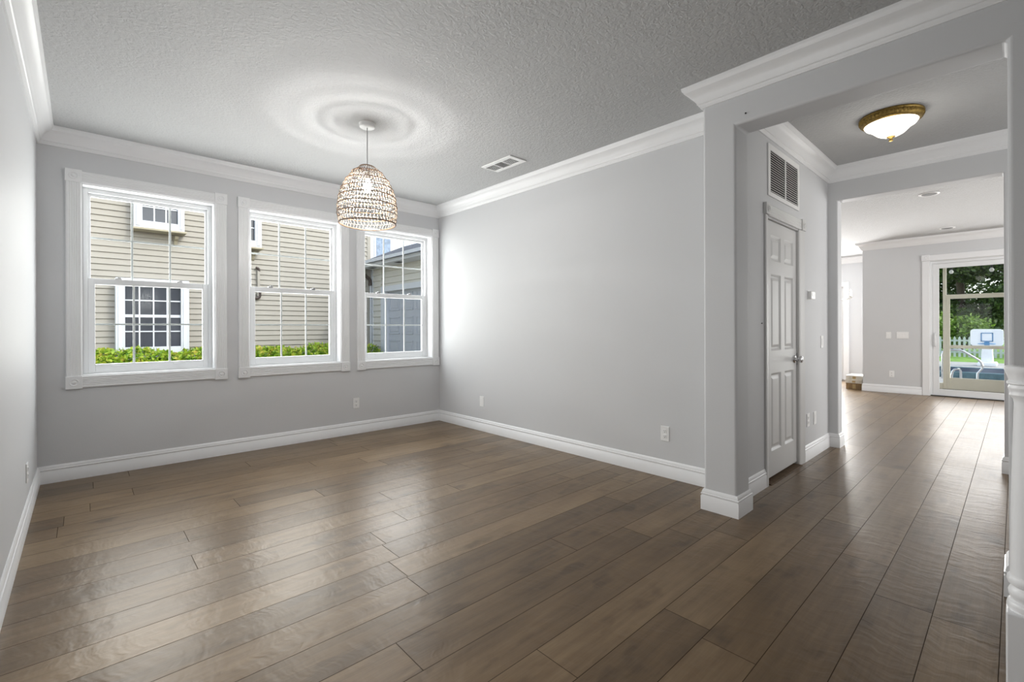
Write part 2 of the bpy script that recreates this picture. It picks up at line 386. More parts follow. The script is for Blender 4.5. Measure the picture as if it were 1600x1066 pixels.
for i, (x0, x1) in enumerate(WIN):
    W = empty('window_%d' % (i + 1), (x0, YB, WZ0), 'structure')
    cw = 0.095 if i < 2 else 0.095; cr = min(cw, XR - x1 - 0.012)
    d = 0.018
    fluted(WZ0, WZ1, x0 - cw, x0, YB, d, True).build('casing', M_TRIM, W)
    fluted(WZ0, WZ1, x1, x1 + cr, YB, d, True).build('casing', M_TRIM, W)
    fluted(x0, x1, WZ1, WZ1 + 0.095, YB, d, False).build('head_casing', M_TRIM, W)
    fluted(x0, x1, WZ0 - 0.095, WZ0, YB, d, False, 0.0035).build('apron', M_TRIM, W)
    for cx, ww in ((x0 - cw / 2, cw), (x1 + cr / 2, cr)):
        for cz in (WZ0 - 0.05, WZ1 + 0.05):
            rosette((cx, YB, cz), 0.1 if ww > 0.09 else ww, d + 0.008, 'y').build('corner_block', M_TRIM, W, bevel=0.002)
    # jamb lining
    b = MB(); t = 0.006
    b.box(x0, x0 + t, YB - 0.004, YB + 0.17, WZ0, WZ1); b.box(x1 - t, x1, YB - 0.004, YB + 0.17, WZ0, WZ1)
    b.box(x0, x1, YB - 0.004, YB + 0.17, WZ1 - t, WZ1); b.box(x0, x1, YB - 0.006, YB + 0.17, WZ0, WZ0 + t)
    b.build('jamb_lining', M_VINYL, W)
    yf = YB + 0.105; fw = 0.036
    b = MB()                               # vinyl frame
    b.frame('y', x0 + t, x1 - t, WZ0 + t, WZ1 - t, fw - t, fw - t, 0.014, fw - 0.002, yf, yf + 0.065)
    b.build('frame', M_VINYL, W, bevel=0.003)
    zm0, zm1 = 1.558, 1.608
    def sash(name, zb, zt, y0, rail_b, rail_t, st):
        a, c = x0 + fw, x1 - fw
        b = MB(); b.frame('y', a, c, zb, zt, st, st, rail_b, rail_t, y0, y0 + 0.028)
        S = b.build(name, M_VINYL, W, bevel=0.003)
        ga, gc, gb, gt = a + st, c - st, zb + rail_b, zt - rail_t
        b = MB(); mw = 0.0075                # two vertical and one horizontal bar between the panes
        for k in (1, 2):
            q = ga + (gc - ga) * k / 3; b.box(q - mw, q + mw, y0 + 0.010, y0 + 0.018, gb, gt)
        q = (gb + gt) / 2; b.box(ga, gc, y0 + 0.0105, y0 + 0.0175, q - mw, q + mw)
        b.build('muntin', M_VINYL, S, bevel=0.001)
        b = MB(); b.box(ga - 0.004, gc + 0.004, y0 + 0.006, y0 + 0.009, gb - 0.004, gt + 0.004)
        b.build('pane', M_GLASS, S)
        return S
    sash('upper_sash', zm0 + 0.012, WZ1 - fw - 0.004, yf + 0.036, 0.040, 0.026, 0.018)
    LS = sash('lower_sash', WZ0 + 0.018, zm1, yf + 0.004, 0.064, 0.050, 0.044)
    for q in (0.25, 0.72):
        b = MB(); c = x0 + (x1 - x0) * q; b.box(c - 0.05, c + 0.05, yf - 0.008, yf + 0.006, WZ0 + 0.058, WZ0 + 0.066)
        b.build('finger_lift', M_VINYL, LS, bevel=0.002)
        b = MB(); b.box(c - 0.022, c + 0.022, yf + 0.006, yf + 0.034, zm1, zm1 + 0.012); b.box(c - 0.006, c + 0.018, yf + 0.0, yf + 0.02, zm1 + 0.012, zm1 + 0.02)
        b.build('sash_lock', M_STEEL if i else M_VINYL, LS, bevel=0.002)

# ---------------------------------------------------------------- hallway closet door
D = empty('door_1', (DX0, YD, 0), 'structure')
b = MB(); b.prism([(3.711, YD), (3.711, YD - 0.014), (3.722, YD - 0.018), (3.752, YD - 0.014), (3.770, YD - 0.010), (3.775, YD - 0.004), (3.775, YD)], 'z', 0, 2.02); b.build('casing', M_DOOR, D)
b = MB(); b.prism([(4.640, YD), (4.640, YD - 0.014), (4.629, YD - 0.018), (4.590, YD - 0.014), (4.540, YD - 0.010), (4.522, YD - 0.004), (4.522, YD)], 'z', 0, 2.02); b.build('casing', M_DOOR, D)
fluted(3.775, 4.56, 2.022, 2.108, YD, 0.018, False).build('head_casing', M_DOOR, D)
for cx, s in ((3.743, 0.072), (4.600, 0.082)): rosette((cx, YD, 2.066), s + 0.012, 0.026, 'y').build('corner_block', M_DOOR, D, bevel=0.002)
b = MB(); b.box(DX0, DX0 + 0.006, YD, YC1, 0, DZ); b.box(DX1 - 0.006, DX1, YD, YC1, 0, DZ); b.box(DX0, DX1, YD, YC1, DZ - 0.006, DZ)
b.box(DX1 - 0.018, DX1, YD + 0.06, YD + 0.075, 0, DZ); b.build('door_frame', M_DOOR, D)
def panel_door(x0, x1, z0, z1, y, th, panels):
    """slab with sunk moulded panels on the -y face"""
    b = MB(); xs = sorted({x0, x1} | {q for p in panels for q in p[:2]}); zs = sorted({z0, z1} | {q for p in panels for q in p[2:]})
    for i in range(len(xs) - 1):
        for j in range(len(zs) - 1):
            cx, cz = (xs[i] + xs[i + 1]) / 2, (zs[j] + zs[j + 1]) / 2
            if any(p[0] < cx < p[1] and p[2] < cz < p[3] for p in panels): continue
            b.add([(xs[i], y, zs[j]), (xs[i + 1], y, zs[j]), (xs[i + 1], y, zs[j + 1]), (xs[i], y, zs[j + 1])], [(0, 1, 2, 3)])
    for (a, c, e, g) in panels:
        rings = [(0, 0), (0.006, 0.004), (0.016, 0.012), (0.026, 0.012), (0.046, 0.004), (0.050, 0.0035)]
        vs = []
        for (k, dep) in rings: vs += [(a + k, y + dep, e + k), (c - k, y + dep, e + k), (c - k, y + dep, g - k), (a + k, y + dep, g - k)]
        fs = [(4 * q + s, 4 * q + (s + 1) % 4, 4 * q + 4 + (s + 1) % 4, 4 * q + 4 + s) for q in range(len(rings) - 1) for s in range(4)]
        fs.append(tuple(4 * (len(rings) - 1) + s for s in range(4))); b.add(vs, fs)
    b.add([(x0, y, z0), (x1, y, z0), (x1, y + th, z0), (x0, y + th, z0), (x0, y, z1), (x1, y, z1), (x1, y + th, z1), (x0, y + th, z1)],
          [(0, 1, 2, 3), (4, 5, 6, 7), (1, 2, 6, 5), (0, 3, 7, 4), (3, 2, 6, 7)])
    return b
PX = ((3.905, 4.130), (4.215, 4.435)); PZ = ((0.225, 0.825), (1.0, 1.597), (1.70, 1.90))
b = panel_door(DX0 + 0.009, DX1 - 0.010, 0.030, DZ - 0.010, YD + 0.016, 0.036, [(a[0], a[1], c[0], c[1]) for a in PX for c in PZ])
LF = b.build('door_leaf', M_DOOR, D)
for z0, z1 in ((1.763, 1.854), (1.029, 1.118), (0.298, 0.389)):
    b = MB(); b.lathe([(0.0065, z0), (0.0065, z1)], (DX0 + 0.006, YD + 0.008, 0), 12); b.lathe([(0.004, z0 - 0.005), (0.004, z1 + 0.005)], (DX0 + 0.006, YD + 0.008, 0), 10)
    b.build('hinge', M_STEEL, LF, smooth=True)
b = MB(); kx, kz = 4.455, 0.911; ky = YD + 0.016
b.lathe([(0.0, 0), (0.033, 0), (0.033, -0.004), (0.028, -0.011), (0.014, -0.013), (0.011, -0.026), (0.012, -0.032), (0.023, -0.038), (0.029, -0.048), (0.028, -0.058), (0.02, -0.065), (0.0, -0.067)], (kx, ky, kz), 28, 'y', cap=False)
b.build('door_knob', M_CHROME, LF, smooth=True)
b = MB(); b.box(DX1 - 0.0098, DX1 - 0.0068, YD + 0.010, YD + 0.034, kz - 0.05, kz + 0.05); b.build('strike_plate', M_STEEL, D)
b = MB(); b.prism([(YD - 0.03, 0.0), (YD - 0.022, 0.007), (YD + 0.10, 0.012), (YD + 0.11, 0)], 'x', DX0 + 0.006, DX1 - 0.006); b.build('threshold', M_WOOD, D)

# ---------------------------------------------------------------- sliding glass door in the far room
S2 = empty('door_2', (XF, SY0, 0), 'structure')
b = MB(); b.box(XF - 0.018, XF, SY1, SY1 + 0.096, 0, SZ); b.build('casing', M_TRIM, S2, bevel=0.004)
b = MB(); b.box(XF - 0.018, XF, SY0 - 0.096, SY0, 0, SZ); b.build('casing', M_TRIM, S2, bevel=0.004)
b = MB(); b.box(XF - 0.018, XF, SY0, SY1, SZ, SZ + 0.1); b.build('head_casing', M_TRIM, S2, bevel=0.004)
for yy in (SY1 + 0.048, SY0 - 0.048): rosette((XF, yy, SZ + 0.055), 0.104, 0.026, 'x').build('corner_block', M_TRIM, S2, bevel=0.002)
b = MB(); xf = XF + 0.06
b.frame('x', SY0, SY1, 0, SZ, 0.03, 0.03, 0.025, 0.05, xf, xf + 0.1)
b.box(XF, xf - 0.001, SY1 - 0.008, SY1, 0, SZ); b.box(XF, xf - 0.001, SY0, SY0 + 0.008, 0, SZ); b.box(XF, xf - 0.001, SY0 + 0.008, SY1 - 0.008, SZ - 0.008, SZ)
b.build('door_frame', M_VINYL, S2, bevel=0.003)
for nm, a, c, xo in (('sliding_panel', 0.05, SY1 - 0.032, 0.012), ('fixed_panel', SY0 + 0.032, 0.13, 0.052)):
    b = MB(); st = 0.082; zb, zt = 0.027, SZ - 0.052; X = xf + xo
    b.frame('x', a, c, zb, zt, st, st, 0.09, 0.08, X, X + 0.036)
    pn = b.build(nm, M_VINYL, S2, bevel=0.003)
    b = MB(); b.box(X + 0.015, X + 0.02, a + st - 0.004, c - st + 0.004, zb + 0.086, zt - 0.076); b.build('pane', M_GLASS, pn)
    if nm == 'sliding_panel':
        b = MB(); b.tube([(X, c - 0.035, 0.85), (X - 0.03, c - 0.035, 0.86), (X - 0.038, c - 0.035, 0.90), (X - 0.038, c - 0.035, 1.02), (X - 0.03, c - 0.035, 1.06), (X, c - 0.035, 1.07)], 0.009)
        b.box(X - 0.006, X, c - 0.055, c - 0.015, 0.82, 1.10); b.build('handle', M_VINYL, pn, smooth=True)
b = MB(); b.box(XF + 0.012, xf + 0.002, SY0 + 0.008, SY1 - 0.008, 0.0, 0.012); b.build('threshold', M_SLOT, S2)
# glazed garden door of the breakfast nook
N4 = empty('window_4', (12.6, NY0, 0), 'structure')
b = MB(); b.box(12.575, 12.6, NY0 - 0.105, NY0, 0, 2.2); b.box(12.575, 12.6, NY1, NY1 + 0.105, 0, 2.2); b.box(12.575, 12.6, NY0, NY1, 2.1, 2.2); b.build('casing', M_TRIM, N4, bevel=0.004)
b = MB()
for k in range(2):
    a = NY0 + (NY1 - NY0) * k / 2; c = NY0 + (NY1 - NY0) * (k + 1) / 2
    b.frame('x', a, c, 0, 2.1, 0.07, 0.07, 0.12, 0.1, 12.64, 12.68)
b.build('frame', M_VINYL, N4, bevel=0.003)
b = MB(); b.box(12.655, 12.66, NY0 + 0.05, NY1 - 0.05, 0.1, 2.02); b.build('pane', M_GLASS, N4)

# ---------------------------------------------------------------- pendant lamp
M_RATT = mat('bleached_rattan', (0.22, 0.175, 0.13), 0.7, var=0.16, vscale=40, sub=0.0)
M_RATB = mat('brown_rattan', (0.17, 0.09, 0.045), 0.6, var=0.25, vscale=50)
M_BULB = mat('lit_bulb', (1, 1, 1), 0.3, emit=(1.0, 0.93, 0.82), estr=9)
PC = Vector((1.597, 3.345, 0))
PL = empty('pendant_lamp', (PC.x, PC.y, ZC))
tag(PL, 'woven rattan dome pendant lamp hanging lit on a thin cord before the windows', 'lamp')
b = MB(); b.lathe([(0.0, -0.030), (0.050, -0.030), (0.056, -0.026), (0.058, -0.004), (0.061, -0.002), (0.061, 0.0)], (PC.x, PC.y, ZC), 36, cap=False); b.build('canopy', M_PLATE, PL, smooth=True)
b = MB(); b.tube([(PC.x, PC.y, ZC - 0.028), (PC.x, PC.y, 2.37)], 0.0035, 8); b.build('cord', mat('grey_cord', (0.30, 0.30, 0.30), 0.6), PL, smooth=True)
SH = [(2.412, 0.050), (2.405, 0.066), (2.365, 0.112), (2.295, 0.164), (2.220, 0.198), (2.160, 0.212), (2.105, 0.219), (2.040, 0.219), (1.975, 0.206)]
def sh_r(z):
    for (za, ra), (zb, rb) in zip(SH, SH[1:]):
        if zb <= z <= za: return ra + (rb - ra) * (za - z) / (za - zb)
    return SH[-1][1]
bands = [2.408, 2.366, 2.302, 2.238, 2.176, 2.112, 2.048, 1.978]
rng = random.Random(3)
b = MB()
def strip(a0, z0, a1, z1, wd):
    pts = []
    for (a, z) in ((a0, z0), (a1, z1)):
        r = sh_r(z); c = Vector((PC.x + r * math.cos(a), PC.y + r * math.sin(a), z)); tn = Vector((-math.sin(a), math.cos(a), 0)) * wd; nr = Vector((math.cos(a), math.sin(a), 0)) * 0.0011
        pts += [c - tn - nr, c + tn - nr, c + tn + nr, c - tn + nr]
    b.add(pts, [(0, 1, 5, 4), (1, 2, 6, 5), (2, 3, 7, 6), (3, 0, 4, 7), (0, 3, 2, 1), (4, 5, 6, 7)])
for k in range(len(bands) - 1):
    zt, zb = bands[k], bands[k + 1]; zm = (zt + zb) / 2
    n = 36 if k == 0 else (42 if k == 1 else 50)
    for h, (za, zc) in enumerate(((zt, zm), (zm, zb))):
        lean = 0.045 * (1 if h == 0 else -1) * (1 if k % 2 else -1) if k else 0.10
        for q in range(n):
            a = 2 * PI * q / n + rng.uniform(-0.012, 0.012)
            strip(a, za, a + lean + rng.uniform(-0.012, 0.012), zc, 0.0021 if k > 1 else 0.0026)
SHD = b.build('shade', M_RATT, PL)
for k in range(len(bands)):
    z = bands[k]; b = MB(); r = sh_r(z) + 0.0012
    b.tube([(PC.x + r * math.cos(a), PC.y + r * math.sin(a), z + 0.003 * math.sin(2 * a + k * 1.3)) for a in [2 * PI * q / 56 for q in range(56)]], 0.0036 if k < len(bands) - 1 else 0.005, 6, closed=True)
    b.build('hoop', M_RATB, SHD, smooth=True)
for k in range(1, len(bands) - 1):
    z = (bands[k] + bands[k + 1]) / 2; b = MB(); r = sh_r(z)
    b.tube([(PC.x + r * math.cos(a), PC.y + r * math.sin(a), z + 0.004 * math.sin(2 * a + k * 1.1)) for a in [2 * PI * q / 56 for q in range(56)]], 0.0022, 6, closed=True)
    b.build('hoop', M_RATT, SHD, smooth=True)
b = MB(); b.lathe([(0.0, 2.38), (0.019, 2.38), (0.021, 2.35), (0.021, 2.325), (0.016, 2.32), (0.0, 2.32)], (PC.x, PC.y, 0), 20, cap=False); b.build('socket', M_PLATE, PL, smooth=True)
b = MB(); b.lathe([(0.012, 2.325), (0.014, 2.305), (0.026, 2.285), (0.032, 2.262), (0.030, 2.242), (0.019, 2.225), (0.0, 2.221)], (PC.x, PC.y, 0), 24); b.build('bulb', M_BULB, PL, smooth=True)
def point(name, loc, watts, col=(1, 0.93, 0.84), r=0.03):
    d = bpy.data.lights.new(name, 'POINT'); d.energy = watts; d.color = col; d.shadow_soft_size = r
    o = bpy.data.objects.new(name, d); COL.objects.link(o); o.location = loc; return o
point('pendant_glow', (PC.x, PC.y, 2.20), 31, (1.0, 0.98, 0.96), 0.025)

# ---------------------------------------------------------------- hallway flush lamp
HC = Vector((4.39, 0.625, ZC))
HL = empty('flush_lamp', HC)
tag(HL, 'lit white glass bowl lamp with ribbed antique brass ring on the hallway ceiling', 'lamp')
b = MB(); prof = [(0.10, 0.0), (0.190, 0.0), (0.192, -0.008), (0.186, -0.016), (0.188, -0.026), (0.178, -0.046), (0.160, -0.058), (0.150, -0.058)]
seg = 96; vs = []; fs = []
for i, (r, h) in enumerate(prof):
    for k in range(seg):
        a = 2 * PI * k / seg; rr = r + (0.004 * (1 if k % 2 else -1) if 3 <= i <= 5 else 0)
        vs.append((HC.x + rr * math.cos(a), HC.y + rr * math.sin(a), HC.z + h))
for i in range(len(prof) - 1):
    for k in range(seg): fs.append((i * seg + k, i * seg + (k + 1) % seg, (i + 1) * seg + (k + 1) % seg, (i + 1) * seg + k))
b.add(vs, fs); b.build('ring', M_BRASS, HL, smooth=True)
M_BOWL = mat('lit_frosted_bowl', (0.95, 0.93, 0.88), 0.4, emit=(1.0, 0.93, 0.78), estr=2.0)
b = MB(); b.lathe([(0.162, -0.050), (0.158, -0.060), (0.148, -0.075), (0.120, -0.092), (0.105, -0.108), (0.080, -0.132), (0.045, -0.150), (0.010, -0.156)], HC, 48, cap=False); b.build('glass_bowl', M_BOWL, HL, smooth=True)
b = MB(); b.lathe([(0.0, -0.150), (0.026, -0.152), (0.027, -0.157), (0.012, -0.166), (0.009, -0.172), (0.014, -0.178), (0.012, -0.186), (0.0, -0.190)], HC, 24, cap=False); b.build('finial', M_BRASS, HL, smooth=True)
point('hall_lamp_glow', (HC.x, HC.y, HC.z - 0.26), 1.5, (1.0, 0.96, 0.90), 0.10)

# ---------------------------------------------------------------- vents
SV = empty('ceiling_vent', (2.93, 3.283, ZC)); tag(SV, 'white three-section air vent set in the dining room ceiling', 'vent')
x0, x1, y0, y1 = 2.824, 3.034, 3.078, 3.488; xi0, xi1, yi0, yi1 = 2.868, 2.994, 3.128, 3.472
b = MB(); zf = ZC - 0.010
b.box(x0, xi0, y0, y1, zf, ZC); b.box(xi1, x1, y0, y1, zf, ZC); b.box(xi0, xi1, y0, yi0, zf, ZC); b.box(xi0, xi1, yi1, y1, zf, ZC)
ys = [yi0 + (yi1 - yi0) * k / 3 for k in range(4)]
for q in ys[1:3]: b.box(xi0, xi1, q - 0.006, q + 0.006, zf, ZC)
b.build('frame', M_PLATE, SV, bevel=0.003)
b = MB(); b.box(xi0 - 0.002, xi1 + 0.002, yi0 - 0.002, yi1 + 0.002, ZC - 0.0015, ZC + 0.001); b.build('duct', mat('vent_shadow', (0.10, 0.10, 0.10), 0.8), SV)
for k in range(3):
    n = 8
    for q in range(n):
        b = MB(); a, c = ys[k] + 0.006, ys[k + 1] - 0.006
        if k == 1:
            yy = a + (c - a) * (q + 0.5) / n; dx_ = 0.004
            b.add([(xi0, yy - dx_, zf + 0.001), (xi1, yy - dx_, zf + 0.001), (xi1, yy + dx_, ZC - 0.002), (xi0, yy + dx_, ZC - 0.002), (xi0, yy - dx_ + 0.001, zf), (xi1, yy - dx_ + 0.001, zf), (xi1, yy + dx_ + 0.001, ZC - 0.003), (xi0, yy + dx_ + 0.001, ZC - 0.003)], [(0, 1, 2, 3), (4, 5, 6, 7), (0, 1, 5, 4), (2, 3, 7, 6)])
        else:
            xx = xi0 + (xi1 - xi0) * (q + 0.5) / n; dx_ = 0.0045 if k else 0.0035
            b.add([(xx - dx_, a, zf + 0.001), (xx - dx_, c, zf + 0.001), (xx + dx_, c, ZC - 0.002), (xx + dx_, a, ZC - 0.002), (xx - dx_ + 0.001, a, zf), (xx - dx_ + 0.001, c, zf), (xx + dx_ + 0.001, c, ZC - 0.003), (xx + dx_ + 0.001, a, ZC - 0.003)], [(0, 1, 2, 3), (4, 5, 6, 7), (0, 1, 5, 4), (2, 3, 7, 6)])
        b.build('slat', M_PLATE, SV)
RG = empty('return_air_grille', (4.153, YD, 2.18)); tag(RG, 'white return air grille with dark slots on the wall above the hallway door', 'vent')
x0, x1, z0, z1 = 3.787, 4.520, 2.178, 2.572
b = MB(); d = 0.010; fr = 0.045
b.frame('y', x0, x1, z0, z1, fr, fr * 0.8, fr * 0.75, fr, YD - d, YD)
xm = (x0 + x1) / 2 + 0.02; b.box(xm - 0.010, xm + 0.010, YD - d, YD - 0.001, z0 + fr * 0.75, z1 - fr)
b.build('frame', M_PLATE, RG, bevel=0.003)
b = MB(); b.box(x0 + 0.02, x1 - 0.02, YD - 0.0015, YD + 0.0005, z0 + 0.02, z1 - 0.02); b.build('duct', M_SLOT, RG)
n = 17
for q in range(n):
    z = z0 + 0.036 + (z1 - z0 - 0.085) * (q + 0.5) / n
    for a, c in ((x0 + fr, xm - 0.01), (xm + 0.01, x1 - fr * 0.8)):
        b = MB(); b.prism([(YD - d, z - 0.0065), (YD - d + 0.0012, z - 0.0070), (YD - 0.002, z + 0.0030), (YD - 0.0032, z + 0.0035)], 'x', a, c); b.build('slat', M_PLATE, RG)

# ---------------------------------------------------------------- plates on the walls
def plate(name, pos, face, kind, label, cat, wd=0.072, ht=0.116, group=None):
    """face: direction the plate looks, one of '-y','-x','+x'; kind: outlet, blank, switch, double"""
    o = empty(name, pos); tag(o, label, cat, group)
    def box(bm, u0, u1, d0, d1, z0, z1):
        x, y, z = pos
        if face == '-y': bm.box(x + u0, x + u1, y - d1, y - d0, z + z0, z + z1)
        elif face == '-x': bm.box(x - d1, x - d0, y + u0, y + u1, z + z0, z + z1)
        else: bm.box(x + d0, x + d1, y + u0, y + u1, z + z0, z + z1)
    b = MB(); box(b, -wd / 2, wd / 2, 0, 0.006, -ht / 2, ht / 2); b.build('cover_plate', M_PLATE, o, bevel=0.002)
    if kind == 'outlet':
        for s in (-1, 1):
            b = MB(); box(b, -0.017, 0.017, 0.005, 0.0085, s * 0.021 - 0.014, s * 0.021 + 0.014); sk = b.build('socket', M_PLATE, o, bevel=0.003)
            b = MB(); box(b, -0.008, -0.0055, 0.008, 0.0088, s * 0.021 - 0.002, s * 0.021 + 0.007); box(b, 0.0055, 0.008, 0.008, 0.0088, s * 0.021 - 0.002, s * 0.021 + 0.006)
            box(b, -0.003, 0.003, 0.008, 0.0088, s * 0.021 - 0.011, s * 0.021 - 0.006); b.build('slots', M_SLOT, sk)
    elif kind in ('switch', 'double', 'rocker'):
        us = (0,) if kind != 'double' else (-0.046, 0.0, 0.046)
        for u in us:
            b = MB(); box(b, u - 0.0165, u + 0.0165, 0.005, 0.009, -0.033, 0.033); b.build('rocker', M_PLATE, o, bevel=0.0015)
    elif kind == 'blank':
        b = MB(); box(b, -0.017, 0.017, 0.005, 0.008, -0.034, 0.034); b.build('insert', M_PLATE, o, bevel=0.0015)
    return o
plate('wall_outlet', (2.272, YB, 0.345), '-y', 'outlet', 'white wall outlet under the right side of the windows on the back wall', 'outlet')
plate('wall_plate', (XR, 4.190, 0.340), '-x', 'blank', 'white wall plate low on the right wall near the far corner', 'outlet')
plate('wall_outlet', (XR, 1.890, 0.344), '-x', 'outlet', 'white wall outlet low on the right wall near the column', 'outlet')
plate('wall_outlet', (XL, 4.125, 0.306), '+x', 'outlet', 'white wall outlet on the left wall seen edge-on near the window corner', 'outlet')
plate('wall_outlet', (4.770, YD, 0.352), '-y', 'outlet', 'white low wall plate beside the closet door casing, the nearer of two', 'outlet')
plate('wall_plate', (4.975, YD, 0.345), '-y', 'blank', 'white low wall plate nearer the hallway end, the farther of two', 'outlet')
plate('light_switch', (5.215, YD, 1.043), '-y', 'switch', 'white light switch on the hallway wall below the thermostat', 'switch')
plate('light_switch', (XF, 1.568, 1.035), '-x', 'switch', 'small single light switch on the far room wall', 'switch')
plate('light_switch', (XF, 1.372, 1.037), '-x', 'double', 'wide three-gang light switch beside the sliding glass door', 'switch', wd=0.165)
plate('wall_outlet', (XF, 1.525, 0.338), '-x', 'outlet', 'white wall outlet low on the far room wall', 'outlet')
T = empty('thermostat', (4.84, YD, 1.47)); tag(T, 'small white thermostat on the hallway wall right of the door', 'thermostat')
b = MB(); b.box(4.775, 4.905, YD - 0.004, YD, 1.43, 1.51); b.build('backplate', M_PLATE, T, bevel=0.002)
b = MB(); b.box(4.780, 4.900, YD - 0.030, YD - 0.004, 1.434, 1.506); hb = b.build('housing', M_PLATE, T, bevel=0.006)
b = MB(); b.box(4.800, 4.850, YD - 0.0312, YD - 0.0295, 1.462, 1.494); b.build('display', mat('lcd_screen', (0.32, 0.35, 0.32), 0.2), hb)
# nails left in the paint
for pos, ax, lab in (((XC0, 1.115, 2.487), 'x', 'tiny dark nail left in the beam above the opening'), ((3.655, YD, 1.212), 'y', 'tiny dark nail in the wall left of the closet door')):
    b = MB(); b.lathe([(0.0, -0.008), (0.005, -0.008), (0.005, -0.005), (0.002, -0.004), (0.002, 0.002)], pos, 10, ax, cap=False); o = b.build('nail', M_SLOT, origin=pos); tag(o, lab, 'nail')

# recessed lights in the far room
for k, (px, py) in enumerate(((7.290, 0.690), (10.0, 0.735))):
    o = empty('recessed_light', (px, py, ZC)); tag(o, ['recessed ceiling light nearest the hallway in the far room', 'recessed ceiling light nearest the sliding door in the far room'][k], 'light', 'recessed ceiling lights')
    b = MB(); b.lathe([(0.060, -0.001), (0.095, -0.001), (0.096, -0.005), (0.088, -0.009), (0.066, -0.006), (0.060, -0.001)], (px, py, ZC), 36, cap=False); b.build('trim_ring', M_PLATE, o, smooth=True)
    b = MB(); b.lathe([(0.0, -0.0105), (0.068, -0.0105), (0.070, -0.0085), (0.070, -0.002), (0.0, -0.002)], (px, py, ZC), 30, cap=False); b.build('lamp_face', mat('unlit_lamp', (0.16, 0.16, 0.16), 0.6), o)

# ---------------------------------------------------------------- newel post
NX, NYc = 2.035, -0.027
NP = empty('newel_post', (NX, NYc, 0)); tag(NP, 'white turned newel post with square base at the near side of the hallway opening', 'post')
b = MB(); b.box(NX - 0.05, NX + 0.05, NYc - 0.05, NYc + 0.05, 0, 0.345); b.build('base_block', M_TRIM, NP, bevel=0.004)
b = MB(); b.lathe([(0.046, 0.345), (0.0485, 0.352), (0.0490, 0.362), (0.0465, 0.371), (0.041, 0.375), (0.042, 0.380), (0.0455, 0.388), (0.0465, 0.398), (0.043, 0.408), (0.0395, 0.413), (0.0395, 0.417), (0.046, 0.421), (0.0490, 0.431), (0.0480, 0.441), (0.0445, 0.447), (0.0425, 0.449), (0.0420, 0.50), (0.0400, 0.66), (0.0355, 0.85), (0.0325, 0.955), (0.0345, 0.966), (0.040, 0.974), (0.0425, 0.979), (0.0405, 0.985), (0.041, 0.992), (0.0450, 0.997), (0.0450, 1.003), (0.0425, 1.008)], (NX, NYc, 0), 48)
b.build('turned_shaft', M_TRIM, NP, smooth=True)
b = MB(); b.lathe([(0.0425, 1.008), (0.0475, 1.012), (0.0475, 1.018), (0.0435, 1.022), (0.0465, 1.034), (0.0505, 1.046), (0.053, 1.052), (0.0535, 1.060), (0.050, 1.064), (0.0, 1.066)], (NX, NYc, 0), 48, cap=False); b.build('cap', M_TRIM, NP, smooth=True)

# ---------------------------------------------------------------- nook: cartons and chandelier
M_CARD = mat('brown_cardboard', (0.26, 0.17, 0.08), 0.8, var=0.25, vscale=14)
M_CREAM = mat('cream_carton', (0.62, 0.58, 0.50), 0.7, var=0.15, vscale=14)
M_WHTC = mat('white_carton', (0.80, 0.78, 0.74), 0.6, var=0.05)
def carton(z0, z1, dx, dy, m, lab, lidm):
    ox, oy = 10.80 + dx, 1.972 + dy
    o = empty('carton', (ox + 0.2, oy + 0.13, z0)); tag(o, lab, 'box', 'stacked cartons at the nook corner')
    b = MB(); b.box(ox, ox + 0.42, oy, oy + 0.255, z0, z1 - 0.004); b.build('body', m, o, bevel=0.003)
    b = MB(); b.box(ox - 0.002, ox + 0.422, oy - 0.002, oy + 0.257, z1 - 0.018, z1 - 0.001); b.build('lid', lidm, o, bevel=0.002)
    b = MB(); b.box(ox - 0.0035, ox + 0.0, oy + 0.10, oy + 0.15, z0 + 0.012, z1 - 0.02); b.build('tape', mat('packing_tape', (0.42, 0.30, 0.14), 0.4), o)
carton(0.0, 0.115, 0.0, 0.0, M_CARD, 'brown cardboard carton at the bottom of the stack by the far wall end', M_CARD)
carton(0.115, 0.185, -0.015, 0.004, M_CREAM, 'cream carton in the middle of the stack by the far wall end', M_CREAM)
carton(0.185, 0.262, 0.01, 0.002, M_CREAM, 'white-topped carton on top of the stack by the far wall end', M_WHTC)
CH = Vector((11.6, 2.60, 0))
C4 = empty('chandelier', (CH.x, CH.y, ZC)); tag(C4, 'pale metal candle chandelier hanging in the breakfast nook, partly hidden by the jamb', 'chandelier')
M_CHM = mat('pale_silver_metal', (0.45, 0.43, 0.40), 0.35, metal=0.7)
b = MB(); b.lathe([(0.0, -0.03), (0.05, -0.028), (0.06, 0)], (CH.x, CH.y, ZC), 24, cap=False); b.build('canopy', M_CHM, C4, smooth=True)
b = MB(); b.tube([(CH.x, CH.y, ZC - 0.02), (CH.x, CH.y, 2.05)], 0.006, 8); b.lathe([(0.01, 2.06), (0.03, 2.02), (0.02, 1.95), (0.035, 1.86), (0.02, 1.76), (0.0, 1.73)], (CH.x, CH.y, 0), 20); b.build('stem', M_CHM, C4, smooth=True)
